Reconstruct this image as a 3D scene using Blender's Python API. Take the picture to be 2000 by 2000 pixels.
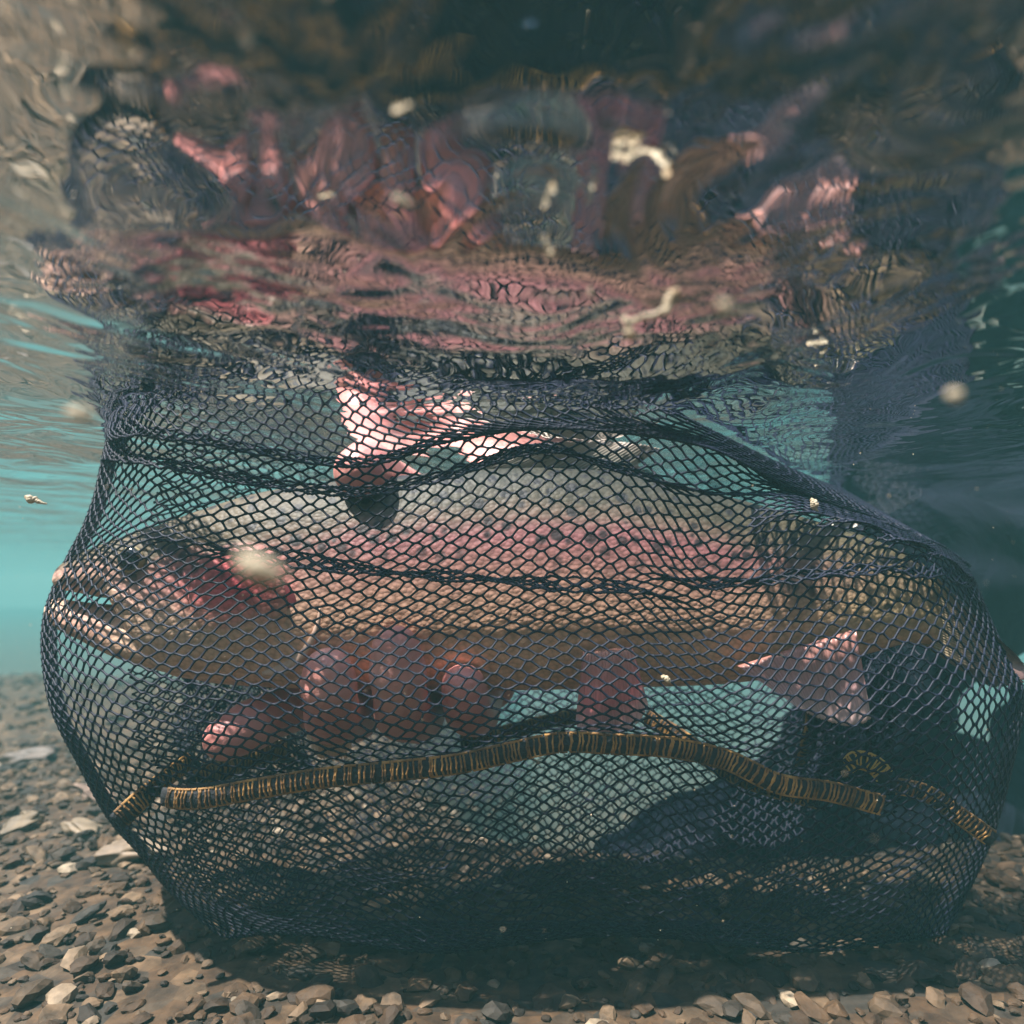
import bpy, bmesh, math, random
import numpy as np
from mathutils import Vector, noise
random.seed(7); RNG = np.random.default_rng(11)
SC = bpy.context.scene
for o in list(bpy.data.objects): bpy.data.objects.remove(o)

# ------------------------------------------------------------------ camera
S = 0.55           # metres per layout unit
K = 0.00075        # layout units per photo pixel per unit of distance
H = 0.100          # water surface height (layout units), camera at 0
BED = -0.275       # river bed height
def W(px, py, Y):
    return np.array([S*(px-1000)*K*Y, S*Y, S*(1130-py)*K*Y])
cd = bpy.data.cameras.new('camera'); cam = bpy.data.objects.new('camera', cd)
SC.collection.objects.link(cam); SC.camera = cam
cd.lens = 24; cd.sensor_width = 36; cd.shift_y = 0.065
cam.location = (0, 0, 0); cam.rotation_euler = (math.radians(90), 0, 0)
cd.clip_start = 0.005; cd.clip_end = 200
cd.dof.use_dof = True; cd.dof.focus_distance = S*0.44; cd.dof.aperture_fstop = 9.0

# ------------------------------------------------------------------ sky, sun, exposure
SUN_DIR = Vector((0.38, 0.17, -0.90)).normalized()      # the way the light travels
el = math.asin(-SUN_DIR.z); az = math.atan2(-SUN_DIR.x, -SUN_DIR.y)
world = bpy.data.worlds.new('World'); SC.world = world; world.use_nodes = True
wn = world.node_tree.nodes; wl = world.node_tree.links
sky = wn.new('ShaderNodeTexSky'); sky.sky_type = 'NISHITA'; sky.sun_disc = False
sky.sun_elevation = el; sky.sun_rotation = az; sky.air_density = 1.3
wl.new(sky.outputs[0], wn['Background'].inputs[0]); wn['Background'].inputs[1].default_value = 0.15
sd = bpy.data.lights.new('sun', 'SUN'); sd.energy = 5.0; sd.angle = math.radians(1.0); sd.color = (1.0, 0.95, 0.88)
sun = bpy.data.objects.new('sun', sd); SC.collection.objects.link(sun)
sun.rotation_euler = SUN_DIR.to_track_quat('-Z', 'Y').to_euler(); sun.location = (-1, 0, 2)
SC.view_settings.view_transform = 'Standard'; SC.view_settings.look = 'None'
SC.view_settings.gamma = 1; SC.view_settings.exposure = 1.5
SC.render.engine = 'CYCLES'
cy = SC.cycles
cy.max_bounces = 8; cy.diffuse_bounces = 3; cy.glossy_bounces = 4; cy.transmission_bounces = 4
cy.volume_bounces = 1; cy.transparent_max_bounces = 16
cy.sample_clamp_indirect = 3.0; cy.use_denoising = True
cy.caustics_reflective = True; cy.caustics_refractive = False
try: cy.denoiser = 'OPENIMAGEDENOISE'; cy.denoising_input_passes = 'RGB_ALBEDO_NORMAL'
except Exception: pass

# ------------------------------------------------------------------ helpers
def mat(name, base=(0.5, 0.5, 0.5), rough=0.5, spec=0.5):
    m = bpy.data.materials.new(name); m.use_nodes = True
    b = m.node_tree.nodes['Principled BSDF']
    b.inputs['Base Color'].default_value = (*base, 1); b.inputs['Roughness'].default_value = rough
    b.inputs['Specular IOR Level'].default_value = spec
    return m, m.node_tree.nodes, m.node_tree.links, b
def ramp(N, stops, interp='LINEAR'):
    r = N.new('ShaderNodeValToRGB'); r.color_ramp.interpolation = interp
    e = r.color_ramp.elements
    while len(e) > 1: e.remove(e[-1])
    e[0].position = stops[0][0]; c = stops[0][1]; e[0].color = (*c, 1) if len(c) == 3 else c
    for p, c in stops[1:]:
        x = e.new(p); x.color = (*c, 1) if len(c) == 3 else c
    return r
def g(v): return (v, v, v)
def mixc(N, L, fac, a, b, mode='MIX'):
    m = N.new('ShaderNodeMix'); m.data_type = 'RGBA'; m.blend_type = mode
    for sock, val in ((m.inputs[0], fac), (m.inputs[6], a), (m.inputs[7], b)):
        if hasattr(val, 'links'): L.new(val, sock)
        elif isinstance(val, tuple): sock.default_value = (*val, 1) if len(val) == 3 else val
        else: sock.default_value = val
    return m.outputs[2]
def math_(N, L, op, a, b=0.0, clamp=False):
    m = N.new('ShaderNodeMath'); m.operation = op; m.use_clamp = clamp
    for sock, val in ((m.inputs[0], a), (m.inputs[1], b)):
        if hasattr(val, 'links'): L.new(val, sock)
        else: sock.default_value = val
    return m.outputs[0]
def mesh_obj(name, verts, faces, material, parent=None, smooth=True, uv=None):
    me = bpy.data.meshes.new(name)
    verts = np.asarray(verts, dtype=np.float32)
    if isinstance(faces, np.ndarray):
        k = faces.shape[1]; n = len(faces)
        me.vertices.add(len(verts)); me.vertices.foreach_set('co', verts.ravel())
        me.loops.add(n*k); me.loops.foreach_set('vertex_index', faces.astype(np.int32).ravel())
        me.polygons.add(n); me.polygons.foreach_set('loop_start', np.arange(0, n*k, k, dtype=np.int32))
        me.polygons.foreach_set('loop_total', np.full(n, k, dtype=np.int32)); me.update(calc_edges=True)
    else:
        me.from_pydata([tuple(map(float, v)) for v in verts], [], faces)
    if uv is not None:
        l = me.uv_layers.new(name='UVMap'); idx = np.empty(len(me.loops), dtype=np.int32)
        me.loops.foreach_get('vertex_index', idx)
        l.data.foreach_set('uv', np.asarray(uv, dtype=np.float32)[idx].ravel())
    me.polygons.foreach_set('use_smooth', np.full(len(me.polygons), smooth)); me.validate()
    if material: me.materials.append(material)
    o = bpy.data.objects.new(name, me); SC.collection.objects.link(o)
    if parent:
        o.parent = parent; o.matrix_parent_inverse = parent.matrix_world.inverted()
    return o
def empty(name, loc, label, cat, group=None):
    o = bpy.data.objects.new(name, None); SC.collection.objects.link(o)
    o.location = Vector(loc); o.empty_display_size = 0.02
    o['label'] = label; o['category'] = cat
    if group: o['group'] = group
    bpy.context.view_layer.update()
    return o
def hermite(knots, vals, q):
    """smooth interpolation of vals (n, ...) given at knots (n,) to q (m,)"""
    knots = np.asarray(knots, float); vals = np.asarray(vals, float); q = np.asarray(q, float)
    n = len(knots); d = np.zeros_like(vals)
    dk = np.diff(knots); sh = (-1,)+(1,)*(vals.ndim-1)
    sl = np.diff(vals, axis=0)/dk.reshape(sh)
    w0 = dk[1:].reshape(sh); w1 = dk[:-1].reshape(sh)
    d[1:-1] = (sl[:-1]*w0+sl[1:]*w1)/(w0+w1)
    d[0] = sl[0]; d[-1] = sl[-1]
    i = np.clip(np.searchsorted(knots, q)-1, 0, n-2)
    t = ((q-knots[i])/dk[i]).reshape(sh); h = dk[i].reshape(sh)
    return ((2*t**3-3*t**2+1)*vals[i]+(t**3-2*t**2+t)*h*d[i]+(-2*t**3+3*t**2)*vals[i+1]+(t**3-t**2)*h*d[i+1])
def sines(X, Y, lam0, lam1, n, seed):
    r = np.random.default_rng(seed); out = np.zeros_like(X, dtype=float)
    for _ in range(n):
        lam = lam0*(lam1/lam0)**r.random(); a = r.random()*2*math.pi; k = 2*math.pi/lam
        out += lam*np.sin(k*(X*math.cos(a)+Y*math.sin(a))+r.random()*6.28)
    return out/(2*math.pi*math.sqrt(n/2))      # slope rms ~ 1
def tubes(P0, P1, r0, r1, sides=5, rings=(0., 0.3, 0.7, 1.), prof=(1.35, .92, .92, 1.35), bulge=None):
    """many straight tapered threads as one mesh (numpy)"""
    P0 = np.asarray(P0); P1 = np.asarray(P1); n = len(P0)
    D = P1-P0; Ln = np.linalg.norm(D, axis=1, keepdims=True)+1e-9; D = D/Ln
    A = np.cross(D, np.array([0.03, 1.0, 0.05])); A /= np.linalg.norm(A, axis=1, keepdims=True)+1e-9
    B = np.cross(D, A)
    R0 = np.broadcast_to(np.asarray(r0, float), (n,)); R1 = np.broadcast_to(np.asarray(r1, float), (n,))
    V = np.empty((n, len(rings), sides, 3))
    for ri, t in enumerate(rings):
        ext = -0.25*R0 if ri == 0 else (0.25*R1 if ri == len(rings)-1 else 0*R0)
        c = P0+(P1-P0)*t + D*ext[:, None]
        if bulge is not None: c = c+bulge*(4*t*(1-t))
        rr = (R0*(1-t)+R1*t)*prof[ri]
        for s in range(sides):
            a = 2*math.pi*s/sides
            V[:, ri, s] = c+(A*math.cos(a)+B*math.sin(a))*rr[:, None]
    base = np.arange(n)[:, None, None]*(len(rings)*sides)
    ri = np.arange(len(rings)-1)[None, :, None]; s = np.arange(sides)[None, None, :]; s2 = (s+1) % sides
    F = np.stack([base+ri*sides+s, base+ri*sides+s2, base+(ri+1)*sides+s2, base+(ri+1)*sides+s], axis=-1)
    return V.reshape(-1, 3), F.reshape(-1, 4)
def path_tube(pts, rad, sides=16, n=60, flat=(1, 1), up=(0, 0, 1), caps=True):
    pts = np.asarray(pts, float); k = np.r_[0, np.cumsum(np.linalg.norm(np.diff(pts, axis=0), axis=1))]
    q = np.linspace(0, k[-1], n); C = hermite(k, pts, q)
    R = hermite(k, np.asarray(rad, float)*np.ones(len(pts)), q)
    T = np.gradient(C, axis=0); T /= np.linalg.norm(T, axis=1, keepdims=True)
    U = np.array(up, float); A = np.cross(T, U); A /= np.linalg.norm(A, axis=1, keepdims=True); B = np.cross(A, T)
    V = []
    for s in range(sides):
        a = 2*math.pi*s/sides
        V.append(C+(A*math.cos(a)*flat[0]+B*math.sin(a)*flat[1])*R[:, None])
    V = np.stack(V, axis=1).reshape(-1, 3); F = []
    for i in range(n-1):
        for s in range(sides):
            F.append((i*sides+s, i*sides+(s+1) % sides, (i+1)*sides+(s+1) % sides, (i+1)*sides+s))
    if caps:
        F.append(tuple(range(sides-1, -1, -1))); F.append(tuple((n-1)*sides+s for s in range(sides)))
    return V, F, C, A, B, R, T

# ------------------------------------------------------------------ river bed and gravel
def sstep(t):
    t = np.clip(t, 0, 1); return t*t*(3-2*t)
def bed_z(X, Y):
    return S*BED + 0.006*np.sin(X*9+1.3)*np.cos(Y*7) + 0.004*np.sin(X*23+Y*17) + 0.02*np.clip((-X-0.5)*0.6, 0, 1) \
        - 0.30*sstep((Y-0.34)/0.5)*sstep((X+0.16)/0.25) - 0.26*sstep((Y-0.7)/2.2)
def stone_material(name, rnd_island=True):
    m, N, L, b = mat(name, rough=0.75, spec=0.35)
    geo = N.new('ShaderNodeNewGeometry'); tc = N.new('ShaderNodeTexCoord')
    r = ramp(N, [(0.0, (0.02, 0.013, 0.008)), (0.25, (0.065, 0.036, 0.018)), (0.5, (0.11, 0.062, 0.030)), (0.62, (0.035, 0.030, 0.024)),
                 (0.84, (0.14, 0.085, 0.045)), (0.96, (0.22, 0.145, 0.085)), (1.0, (0.42, 0.33, 0.23))])
    n = N.new('ShaderNodeTexNoise'); n.inputs['Scale'].default_value = 160; n.inputs['Detail'].default_value = 6
    L.new(tc.outputs['Object'], n.inputs['Vector'])
    if rnd_island: L.new(geo.outputs['Random Per Island'], r.inputs[0])
    else:
        n2 = N.new('ShaderNodeTexVoronoi'); n2.inputs['Scale'].default_value = 110; L.new(tc.outputs['Object'], n2.inputs['Vector'])
        L.new(n2.outputs['Color'], r.inputs[0])
    dirt = ramp(N, [(0.3, g(0.28)), (0.7, g(1.0))]); L.new(n.outputs[0], dirt.inputs[0])
    L.new(mixc(N, L, 1.0, r.outputs[0], dirt.outputs[0], 'MULTIPLY'), b.inputs['Base Color'])
    bp = N.new('ShaderNodeBump'); bp.inputs['Strength'].default_value = 0.5; bp.inputs['Distance'].default_value = 0.002
    L.new(n.outputs[0], bp.inputs['Height']); L.new(bp.outputs[0], b.inputs['Normal'])
    return m
def axis_grid(lo, hi, step, far, grow=1.25):
    a = list(np.arange(lo, hi+1e-6, step)); s = step
    while a[-1] < far: s *= grow; a.append(a[-1]+s)
    s = step; b = []
    x = lo
    while x > -far: s *= grow; x -= s; b.append(x)
    return np.array(b[::-1]+a)
def grid_mesh(name, xs, ys, zf, material):
    X, Y = np.meshgrid(xs, ys); Z = zf(X, Y)
    V = np.stack([X, Y, Z], -1).reshape(-1, 3); nx, ny = len(xs), len(ys)
    i, j = np.meshgrid(np.arange(nx-1), np.arange(ny-1)); a = j*nx+i
    F = np.stack([a, a+1, a+nx+1, a+nx], -1).reshape(-1, 4)
    return mesh_obj(name, V, F, material)
bed = grid_mesh('river_bed', axis_grid(-1.2, 1.2, 0.02, 9), axis_grid(-0.3, 2.2, 0.02, 9), bed_z, stone_material('bed_grit', False))
bed['kind'] = 'structure'; bed['label'] = 'brown gravelly river bed under the net'

def ico(sub):
    bm = bmesh.new(); bmesh.ops.create_icosphere(bm, subdivisions=sub, radius=1)
    V = np.array([v.co[:] for v in bm.verts]); F = np.array([[v.index for v in f.verts] for f in bm.faces]); bm.free()
    return V, F
def stone_shape(V, seed, rough=0.35, cuts=4):
    r = np.random.default_rng(seed); P = V.copy()
    for _ in range(cuts):                              # flat broken faces
        d = r.normal(size=3); d /= np.linalg.norm(d); lim = 0.45+0.4*r.random()
        t = P@d; P -= np.outer(np.clip(t-lim, 0, None), d)*0.9
    off = r.random(3)*50
    nz = np.array([noise.noise(Vector(p*1.6+off)) for p in V])
    return P*(1+rough*nz)[:, None]
IV, IF = ico(2); templates = [stone_shape(IV, i, cuts=2+i % 5) for i in range(16)]
def gravel():
    Vs = []; Fs = []; off = 0
    zones = [(-0.95, 0.95, 0.18, 0.62, 20000, 0.0014, 0.0056), (-1.4, 1.4, 0.62, 2.1, 10000, 0.0026, 0.009)]
    for (x0, x1, y0, y1, n, s0, s1) in zones:
        for k in range(n):
            x = x0+(x1-x0)*RNG.random(); y = y0+(y1-y0)*RNG.random()
            if abs(x) > y*0.95+0.25: continue
            s = s0+(s1-s0)*RNG.random()**2.8
            t = templates[RNG.integers(16)]*np.array([1+.5*RNG.random(), 0.8+.4*RNG.random(), 0.45+.35*RNG.random()])*s
            a = RNG.random()*6.28; b = (RNG.random()-.5)*1.1
            ca, sa, cb, sb = math.cos(a), math.sin(a), math.cos(b), math.sin(b)
            R = np.array([[ca, -sa, 0], [sa, ca, 0], [0, 0, 1]])@np.array([[cb, 0, sb], [0, 1, 0], [-sb, 0, cb]])
            z = float(bed_z(np.array(x), np.array(y)))+s*0.25*RNG.random()+0.2*s
            Vs.append(t@R.T+np.array([x, y, z])); Fs.append(IF+off); off += len(IV)
    o = mesh_obj('gravel', np.concatenate(Vs), np.concatenate(Fs), stone_material('gravel_stone'), smooth=False)
    o['kind'] = 'stuff'; o['label'] = 'loose brown and tan gravel covering the river bed'; o['category'] = 'gravel'
gravel()

# ------------------------------------------------------------------ water surface seen from below
def surf_z(X, Y):
    def damp(A):
        d = np.abs(np.gradient(A)); return d
    fade = np.clip(1.25-np.maximum(np.abs(X)-0.75, 0)*1.2-np.maximum(Y-1.0, 0)*1.0, 0, 1)
    wx = X+0.02*np.sin(Y*21+0.6)+0.01*np.sin(X*37-Y*13); wy = Y+0.02*np.sin(X*17+2.0)+0.01*np.cos(Y*41+X*9)
    amp = 0.55+0.45*np.sin(X*5+1.2)*np.sin(Y*8+0.5)
    z = sines(wx, wy, 0.10, 0.30, 16, 3)*0.018 + sines(wx*1.15, wy, 0.035, 0.09, 26, 5)*0.030*amp + sines(wx, wy, 0.014, 0.03, 30, 8)*0.018*amp
    return S*H+z*fade*(0.06+0.94*sstep((Y-0.06)/0.09))
def water_mat():
    m = bpy.data.materials.new('water_surface'); m.use_nodes = True; N = m.node_tree.nodes; L = m.node_tree.links
    N.remove(N['Principled BSDF'])
    tc = N.new('ShaderNodeTexCoord'); mp = N.new('ShaderNodeMapping'); L.new(tc.outputs['Object'], mp.inputs[0])
    mp.inputs['Scale'].default_value = (1.35, 0.95, 1)
    n = N.new('ShaderNodeTexNoise'); n.inputs['Scale'].default_value = 26; n.inputs['Detail'].default_value = 2.5; n.inputs['Distortion'].default_value = 0.8
    L.new(mp.outputs[0], n.inputs['Vector'])
    bp = N.new('ShaderNodeBump'); bp.inputs['Strength'].default_value = 1.0; bp.inputs['Distance'].default_value = 0.0022
    L.new(n.outputs[0], bp.inputs['Height'])
    fr = N.new('ShaderNodeFresnel'); fr.inputs[0].default_value = 1.333; L.new(bp.outputs[0], fr.inputs['Normal'])
    gl = N.new('ShaderNodeBsdfGlossy'); gl.inputs['Roughness'].default_value = 0.0; gl.inputs['Color'].default_value = (0.96, 0.97, 0.97, 1)
    L.new(bp.outputs[0], gl.inputs['Normal'])
    tr = N.new('ShaderNodeBsdfTransparent'); mx = N.new('ShaderNodeMixShader')
    L.new(fr.outputs[0], mx.inputs[0]); L.new(tr.outputs[0], mx.inputs[1]); L.new(gl.outputs[0], mx.inputs[2])
    L.new(mx.outputs[0], N['Material Output'].inputs['Surface'])
    return m
ws = grid_mesh('water_surface', axis_grid(-0.8, 0.8, 0.0035, 9, 1.12), axis_grid(0.0, 1.1, 0.0035, 9, 1.12), surf_z, water_mat())
ws['kind'] = 'structure'; ws['label'] = 'rippled underside of the water surface mirroring the fish and net'

# ------------------------------------------------------------------ murky water (haze)
def haze():
    bm = bmesh.new(); bmesh.ops.create_cube(bm, size=1)
    me = bpy.data.meshes.new('haze'); bm.to_mesh(me); bm.free()
    o = bpy.data.objects.new('haze', me); SC.collection.objects.link(o)
    top = 0.66; bot = S*BED-1.1
    o.scale = (22, 22, top-bot); o.location = (0, 0, (top+bot)/2)
    m = bpy.data.materials.new('murky_water'); m.use_nodes = True; N = m.node_tree.nodes; L = m.node_tree.links
    N.remove(N['Principled BSDF'])
    v = N.new('ShaderNodeVolumePrincipled'); v.inputs['Density'].default_value = 0.22
    v.inputs['Color'].default_value = (0.15, 0.42, 0.42, 1); v.inputs['Anisotropy'].default_value = 0.0
    L.new(v.outputs[0], N['Material Output'].inputs['Volume']); me.materials.append(m)
    o['kind'] = 'stuff'; o['label'] = 'pale teal murk of the river water'; o['category'] = 'water'
haze()

# ------------------------------------------------------------------ the trout
FY = 0.50
fish = empty('trout', W(950, 1130, FY), 'big spotted trout with a pink flank stripe lying inside the black net', 'fish')
ST = [(118,1124,1142,.006),(126,1108,1149,.013),(150,1088,1156,.019),(200,1065,1166,.026),(250,1047,1184,.031),(285,1035,1250,.034),
 (330,1020,1306,.038),(400,995,1328,.041),(500,965,1339,.045),(650,942,1345,.048),(800,928,1346,.050),(950,917,1347,.050),(1100,914,1345,.049),
 (1250,930,1341,.046),(1400,965,1335,.041),(1500,992,1324,.037),(1600,1020,1302,.031),(1700,1052,1274,.025),(1780,1092,1256,.018),(1840,1145,1268,.010)]
ST = np.array(ST, float)
def fish_at(px):
    r = hermite(ST[:, 0], ST[:, 1:], np.atleast_1d(px)); return r
def fish_front(px, py):
    """depth of the near flank at a photo position"""
    t, b, h = fish_at(px)[0]; c = (t+b)/2; k = min(1, abs(py-c)/((b-t)/2))
    return FY - h*(1-k**2.3)**(1/2.0)
def build_body(ST_, name, nx=260, ns=72, rndx=2.3):
    q = np.linspace(ST_[0, 0], ST_[-1, 0], nx); q = ST_[0, 0]+(ST_[-1, 0]-ST_[0, 0])*np.linspace(0, 1, nx)**1.15
    r = hermite(ST_[:, 0], ST_[:, 1:], q); V = []; UV = []
    for x, (t, b, h) in zip(q, r):
        c = (t+b)/2; hh = (b-t)/2
        for s in range(ns):
            a = 2*math.pi*s/ns; sx = math.cos(a); sz = math.sin(a)
            ex = abs(sx)**(2/2.0)*(1 if sx > 0 else -1); ez = abs(sz)**(2/2.25)*(1 if sz > 0 else -1)
            Y = FY-h*ex*(1-0.20*ez)
            V.append([S*(x-1000)*K*FY, S*Y, S*(1130-(c-hh*ez))*K*FY]); UV.append(((x-100)/1800, 0.5+0.5*ez))
    F = []
    for i in range(nx-1):
        for s in range(ns):
            F.append((i*ns+s, (i+1)*ns+s, (i+1)*ns+(s+1) % ns, i*ns+(s+1) % ns))
    F.append(tuple(range(ns))); F.append(tuple((nx-1)*ns+s for s in range(ns-1, -1, -1)))
    return np.array(V), F, UV
def fish_skin(kind='body'):
    m, N, L, b = mat('trout_'+kind, rough=0.55, spec=0.25)
    uv = N.new('ShaderNodeUVMap'); sep = N.new('ShaderNodeSeparateXYZ'); L.new(uv.outputs[0], sep.inputs[0])
    U, Vv = sep.outputs[0], sep.outputs[1]
    tc = N.new('ShaderNodeTexCoord')
    nz = N.new('ShaderNodeTexNoise'); nz.inputs['Scale'].default_value = 60; nz.inputs['Detail'].default_value = 4; L.new(tc.outputs['Object'], nz.inputs['Vector'])
    wob = math_(N, L, 'MULTIPLY', math_(N, L, 'SUBTRACT', nz.outputs[0], 0.5), 0.14)
    v = math_(N, L, 'ADD', Vv, wob)
    flank = ramp(N, [(0.0, (0.80, 0.48, 0.32)), (0.25, (0.76, 0.46, 0.31)), (0.44, (0.44, 0.25, 0.18)), (0.58, (0.30, 0.14, 0.125)), (0.68, (0.27, 0.11, 0.115)),
                     (0.77, (0.155, 0.105, 0.08)), (0.84, (0.075, 0.065, 0.045)), (0.95, (0.045, 0.043, 0.032)), (1.0, (0.035, 0.035, 0.030))]); L.new(v, flank.inputs[0])
    tail = ramp(N, [(0.0, (0.56, 0.34, 0.23)), (0.35, (0.50, 0.36, 0.20)), (0.6, (0.27, 0.19, 0.12)), (0.8, (0.15, 0.115, 0.07)), (1.0, (0.08, 0.07, 0.04))]); L.new(v, tail.inputs[0])
    head = ramp(N, [(0.0, (0.66, 0.41, 0.28)), (0.35, (0.58, 0.40, 0.28)), (0.5, (0.50, 0.29, 0.24)), (0.62, (0.30, 0.20, 0.15)), (0.75, (0.10, 0.075, 0.045)), (1.0, (0.11, 0.085, 0.055))]); L.new(v, head.inputs[0])
    tm = ramp(N, [(0.72, g(0)), (0.88, g(1))]); L.new(U, tm.inputs[0])
    hm = ramp(N, [(0.20, g(1)), (0.36, g(0))]); L.new(U, hm.inputs[0])
    c = mixc(N, L, tm.outputs[0], flank.outputs[0], tail.outputs[0]); c = mixc(N, L, hm.outputs[0], c, head.outputs[0])
    # red cheek on the gill cover
    def blob(u0, v0, ru, rv):
        a = math_(N, L, 'POWER', math_(N, L, 'ABSOLUTE', math_(N, L, 'DIVIDE', math_(N, L, 'SUBTRACT', U, u0), ru)), 2)
        d = math_(N, L, 'POWER', math_(N, L, 'ABSOLUTE', math_(N, L, 'DIVIDE', math_(N, L, 'SUBTRACT', v, v0), rv)), 2)
        r = ramp(N, [(0.0, g(1)), (1.0, g(0))]); L.new(math_(N, L, 'ADD', a, d), r.inputs[0]); return r.outputs[0]
    c = mixc(N, L, math_(N, L, 'MULTIPLY', blob(0.225, 0.52, 0.07, 0.22), 0.9), c, (0.62, 0.09, 0.12))
    c = mixc(N, L, math_(N, L, 'MULTIPLY', blob(0.165, 0.62, 0.05, 0.16), 0.6), c, (0.42, 0.13, 0.14))
    c = mixc(N, L, math_(N, L, 'MULTIPLY', blob(0.05, 0.25, 0.05, 0.2), 0.5), c, (0.30, 0.10, 0.10))
    # scales
    mp = N.new('ShaderNodeMapping'); mp.inputs['Scale'].default_value = (1, 0.6, 1.25); L.new(tc.outputs['Object'], mp.inputs[0])
    sc = N.new('ShaderNodeTexVoronoi'); sc.inputs['Scale'].default_value = 480; L.new(mp.outputs[0], sc.inputs['Vector'])
    sr = ramp(N, [(0.0, g(1.25)), (0.45, g(1.0)), (0.8, g(0.62))]); L.new(sc.outputs['Distance'], sr.inputs[0])
    c = mixc(N, L, 0.75, c, sr.outputs[0], 'MULTIPLY')
    # black spots, dense on the back and toward the tail
    vo = N.new('ShaderNodeTexVoronoi'); vo.inputs['Scale'].default_value = 165; vo.inputs['Randomness'].default_value = 0.9; L.new(tc.outputs['Object'], vo.inputs['Vector'])
    rc = N.new('ShaderNodeSeparateColor'); L.new(vo.outputs['Color'], rc.inputs[0])
    size = math_(N, L, 'MULTIPLY', rc.outputs[0], 0.34)
    sp = math_(N, L, 'MULTIPLY', math_(N, L, 'SUBTRACT', math_(N, L, 'ADD', size, 0.20), vo.outputs['Distance']), 7.0, True)
    up = ramp(N, [(0.48, g(0)), (0.66, g(1))]); L.new(math_(N, L, 'ADD', v, math_(N, L, 'MULTIPLY', tm.outputs[0], 0.25)), up.inputs[0])
    c = mixc(N, L, math_(N, L, 'MULTIPLY', math_(N, L, 'MULTIPLY', sp, up.outputs[0]), 0.9), c, (0.018, 0.017, 0.02))
    L.new(c, b.inputs['Base Color'])
    bp = N.new('ShaderNodeBump'); bp.inputs['Strength'].default_value = 0.5; bp.inputs['Distance'].default_value = 0.0006
    L.new(math_(N, L, 'SUBTRACT', 1.0, sc.outputs['Distance']), bp.inputs['Height']); L.new(bp.outputs[0], b.inputs['Normal'])
    b.inputs['Subsurface Weight'].default_value = 0.0
    return m
skin = fish_skin()
V, F, UV = build_body(ST, 'body'); mesh_obj('body', V, F, skin, fish, uv=UV)
JW = np.array([(100,1176,1190,.006),(108,1170,1204,.012),(130,1172,1226,.018),(180,1178,1252,.023),(250,1184,1286,.027),(310,1200,1303,.030),(380,1230,1318,.028),(430,1260,1316,.016)], float)
V, F, UV = build_body(JW, 'lower_jaw', 90, 40); UV = [(u, v*0.42) for u, v in UV]
mesh_obj('lower_jaw', V, F, skin, fish, uv=UV)
def plate(name, outline, material, parent, bulge=0.004, thick=0.0015, off=0.002, n=8):
    """a domed plate lying on the near flank, from an outline in photo pixels"""
    out = np.array(outline, float); k = np.r_[0, np.cumsum(np.linalg.norm(np.diff(np.vstack([out, out[:1]]), axis=0), axis=1))]
    q = np.linspace(0, k[-1], 48, endpoint=False); O = hermite(k, np.vstack([out, out[:1]]), q); c = O.mean(0)
    V = []; UV = []
    for lv in range(n+1):
        t = lv/n
        for p in O:
            x, y = c+(p-c)*t; Y = fish_front(x, y)-off-bulge*(1-t**3)
            if lv == n: Y += off+bulge*0.2+0.0015
            V.append(W(FYx(x, Y), FYy(y, Y), Y)); UV.append(((x-100)/1800, (fish_at(x)[0][1]-y)/(fish_at(x)[0][1]-fish_at(x)[0][0])))
    F = []
    for lv in range(n):
        for s in range(48):
            F.append((lv*48+s, (lv+1)*48+s, (lv+1)*48+(s+1) % 48, lv*48+(s+1) % 48))
    return mesh_obj(name, np.array(V), F, material, parent, uv=UV)
def FYx(x, Y): return 1000+(x-1000)*FY/Y     # keep the body-plane position while changing depth
def FYy(y, Y): return 1130+(y-1130)*FY/Y
gill = plate('gill_cover', [(440,1075),(520,1060),(575,1085),(605,1140),(612,1200),(585,1255),(530,1285),(470,1270),(430,1220),(415,1140)], skin, fish, 0.006, off=0.0015)
redm, N, L, b = mat('gill_red', (0.16, 0.02, 0.03), 0.5)
plate('gill_slit', [(590,1120),(618,1150),(630,1205),(612,1262),(570,1300),(540,1302),(590,1255),(604,1190)], redm, fish, 0.001, off=0.0008)
pearl, N, L, b = mat('gill_edge', (0.55, 0.38, 0.30), 0.25, 0.6)
pts = [W(FYx(x, fish_front(x, y)-.006), FYy(y, fish_front(x, y)-.006), fish_front(x, y)-.006) for x, y in [(548,1302),(580,1296),(615,1277),(642,1248),(660,1212),(666,1178)]]
V, F, *_ = path_tube(pts, [S*.0015, S*.0042, S*.0036, S*.003, S*.0022, S*.0008], 10, 30, flat=(0.6, 1)); mesh_obj('gill_edge', V, F, pearl, fish)
plate('upper_jaw_bone', [(205,1130),(262,1140),(312,1168),(335,1196),(318,1205),(280,1190),(225,1162)], skin, fish, 0.002, off=0.001)
# eye
def eye(px, py, r_px):
    Y = fish_front(px, py)
    def disc(name, r, dep, m, par, bul):
        IV3, IF3 = ico(4); c = W(FYx(px, Y), FYy(py, Y), Y)+np.array([0, dep, 0])
        return mesh_obj(name, IV3*np.array([r, bul, r])+c, IF3, m, par)
    r = S*K*FY*r_px
    iris, *_ = mat('trout_iris', (0.34, 0.26, 0.13), 0.25); pup, *_ = mat('trout_pupil', (0.006, 0.006, 0.012), 0.08, 0.8)
    e = disc('eye', r, 0.0, iris, fish, r*0.55); disc('pupil', r*0.78, -r*0.36, pup, e, r*0.36)
eye(305, 1096, 25)
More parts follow.
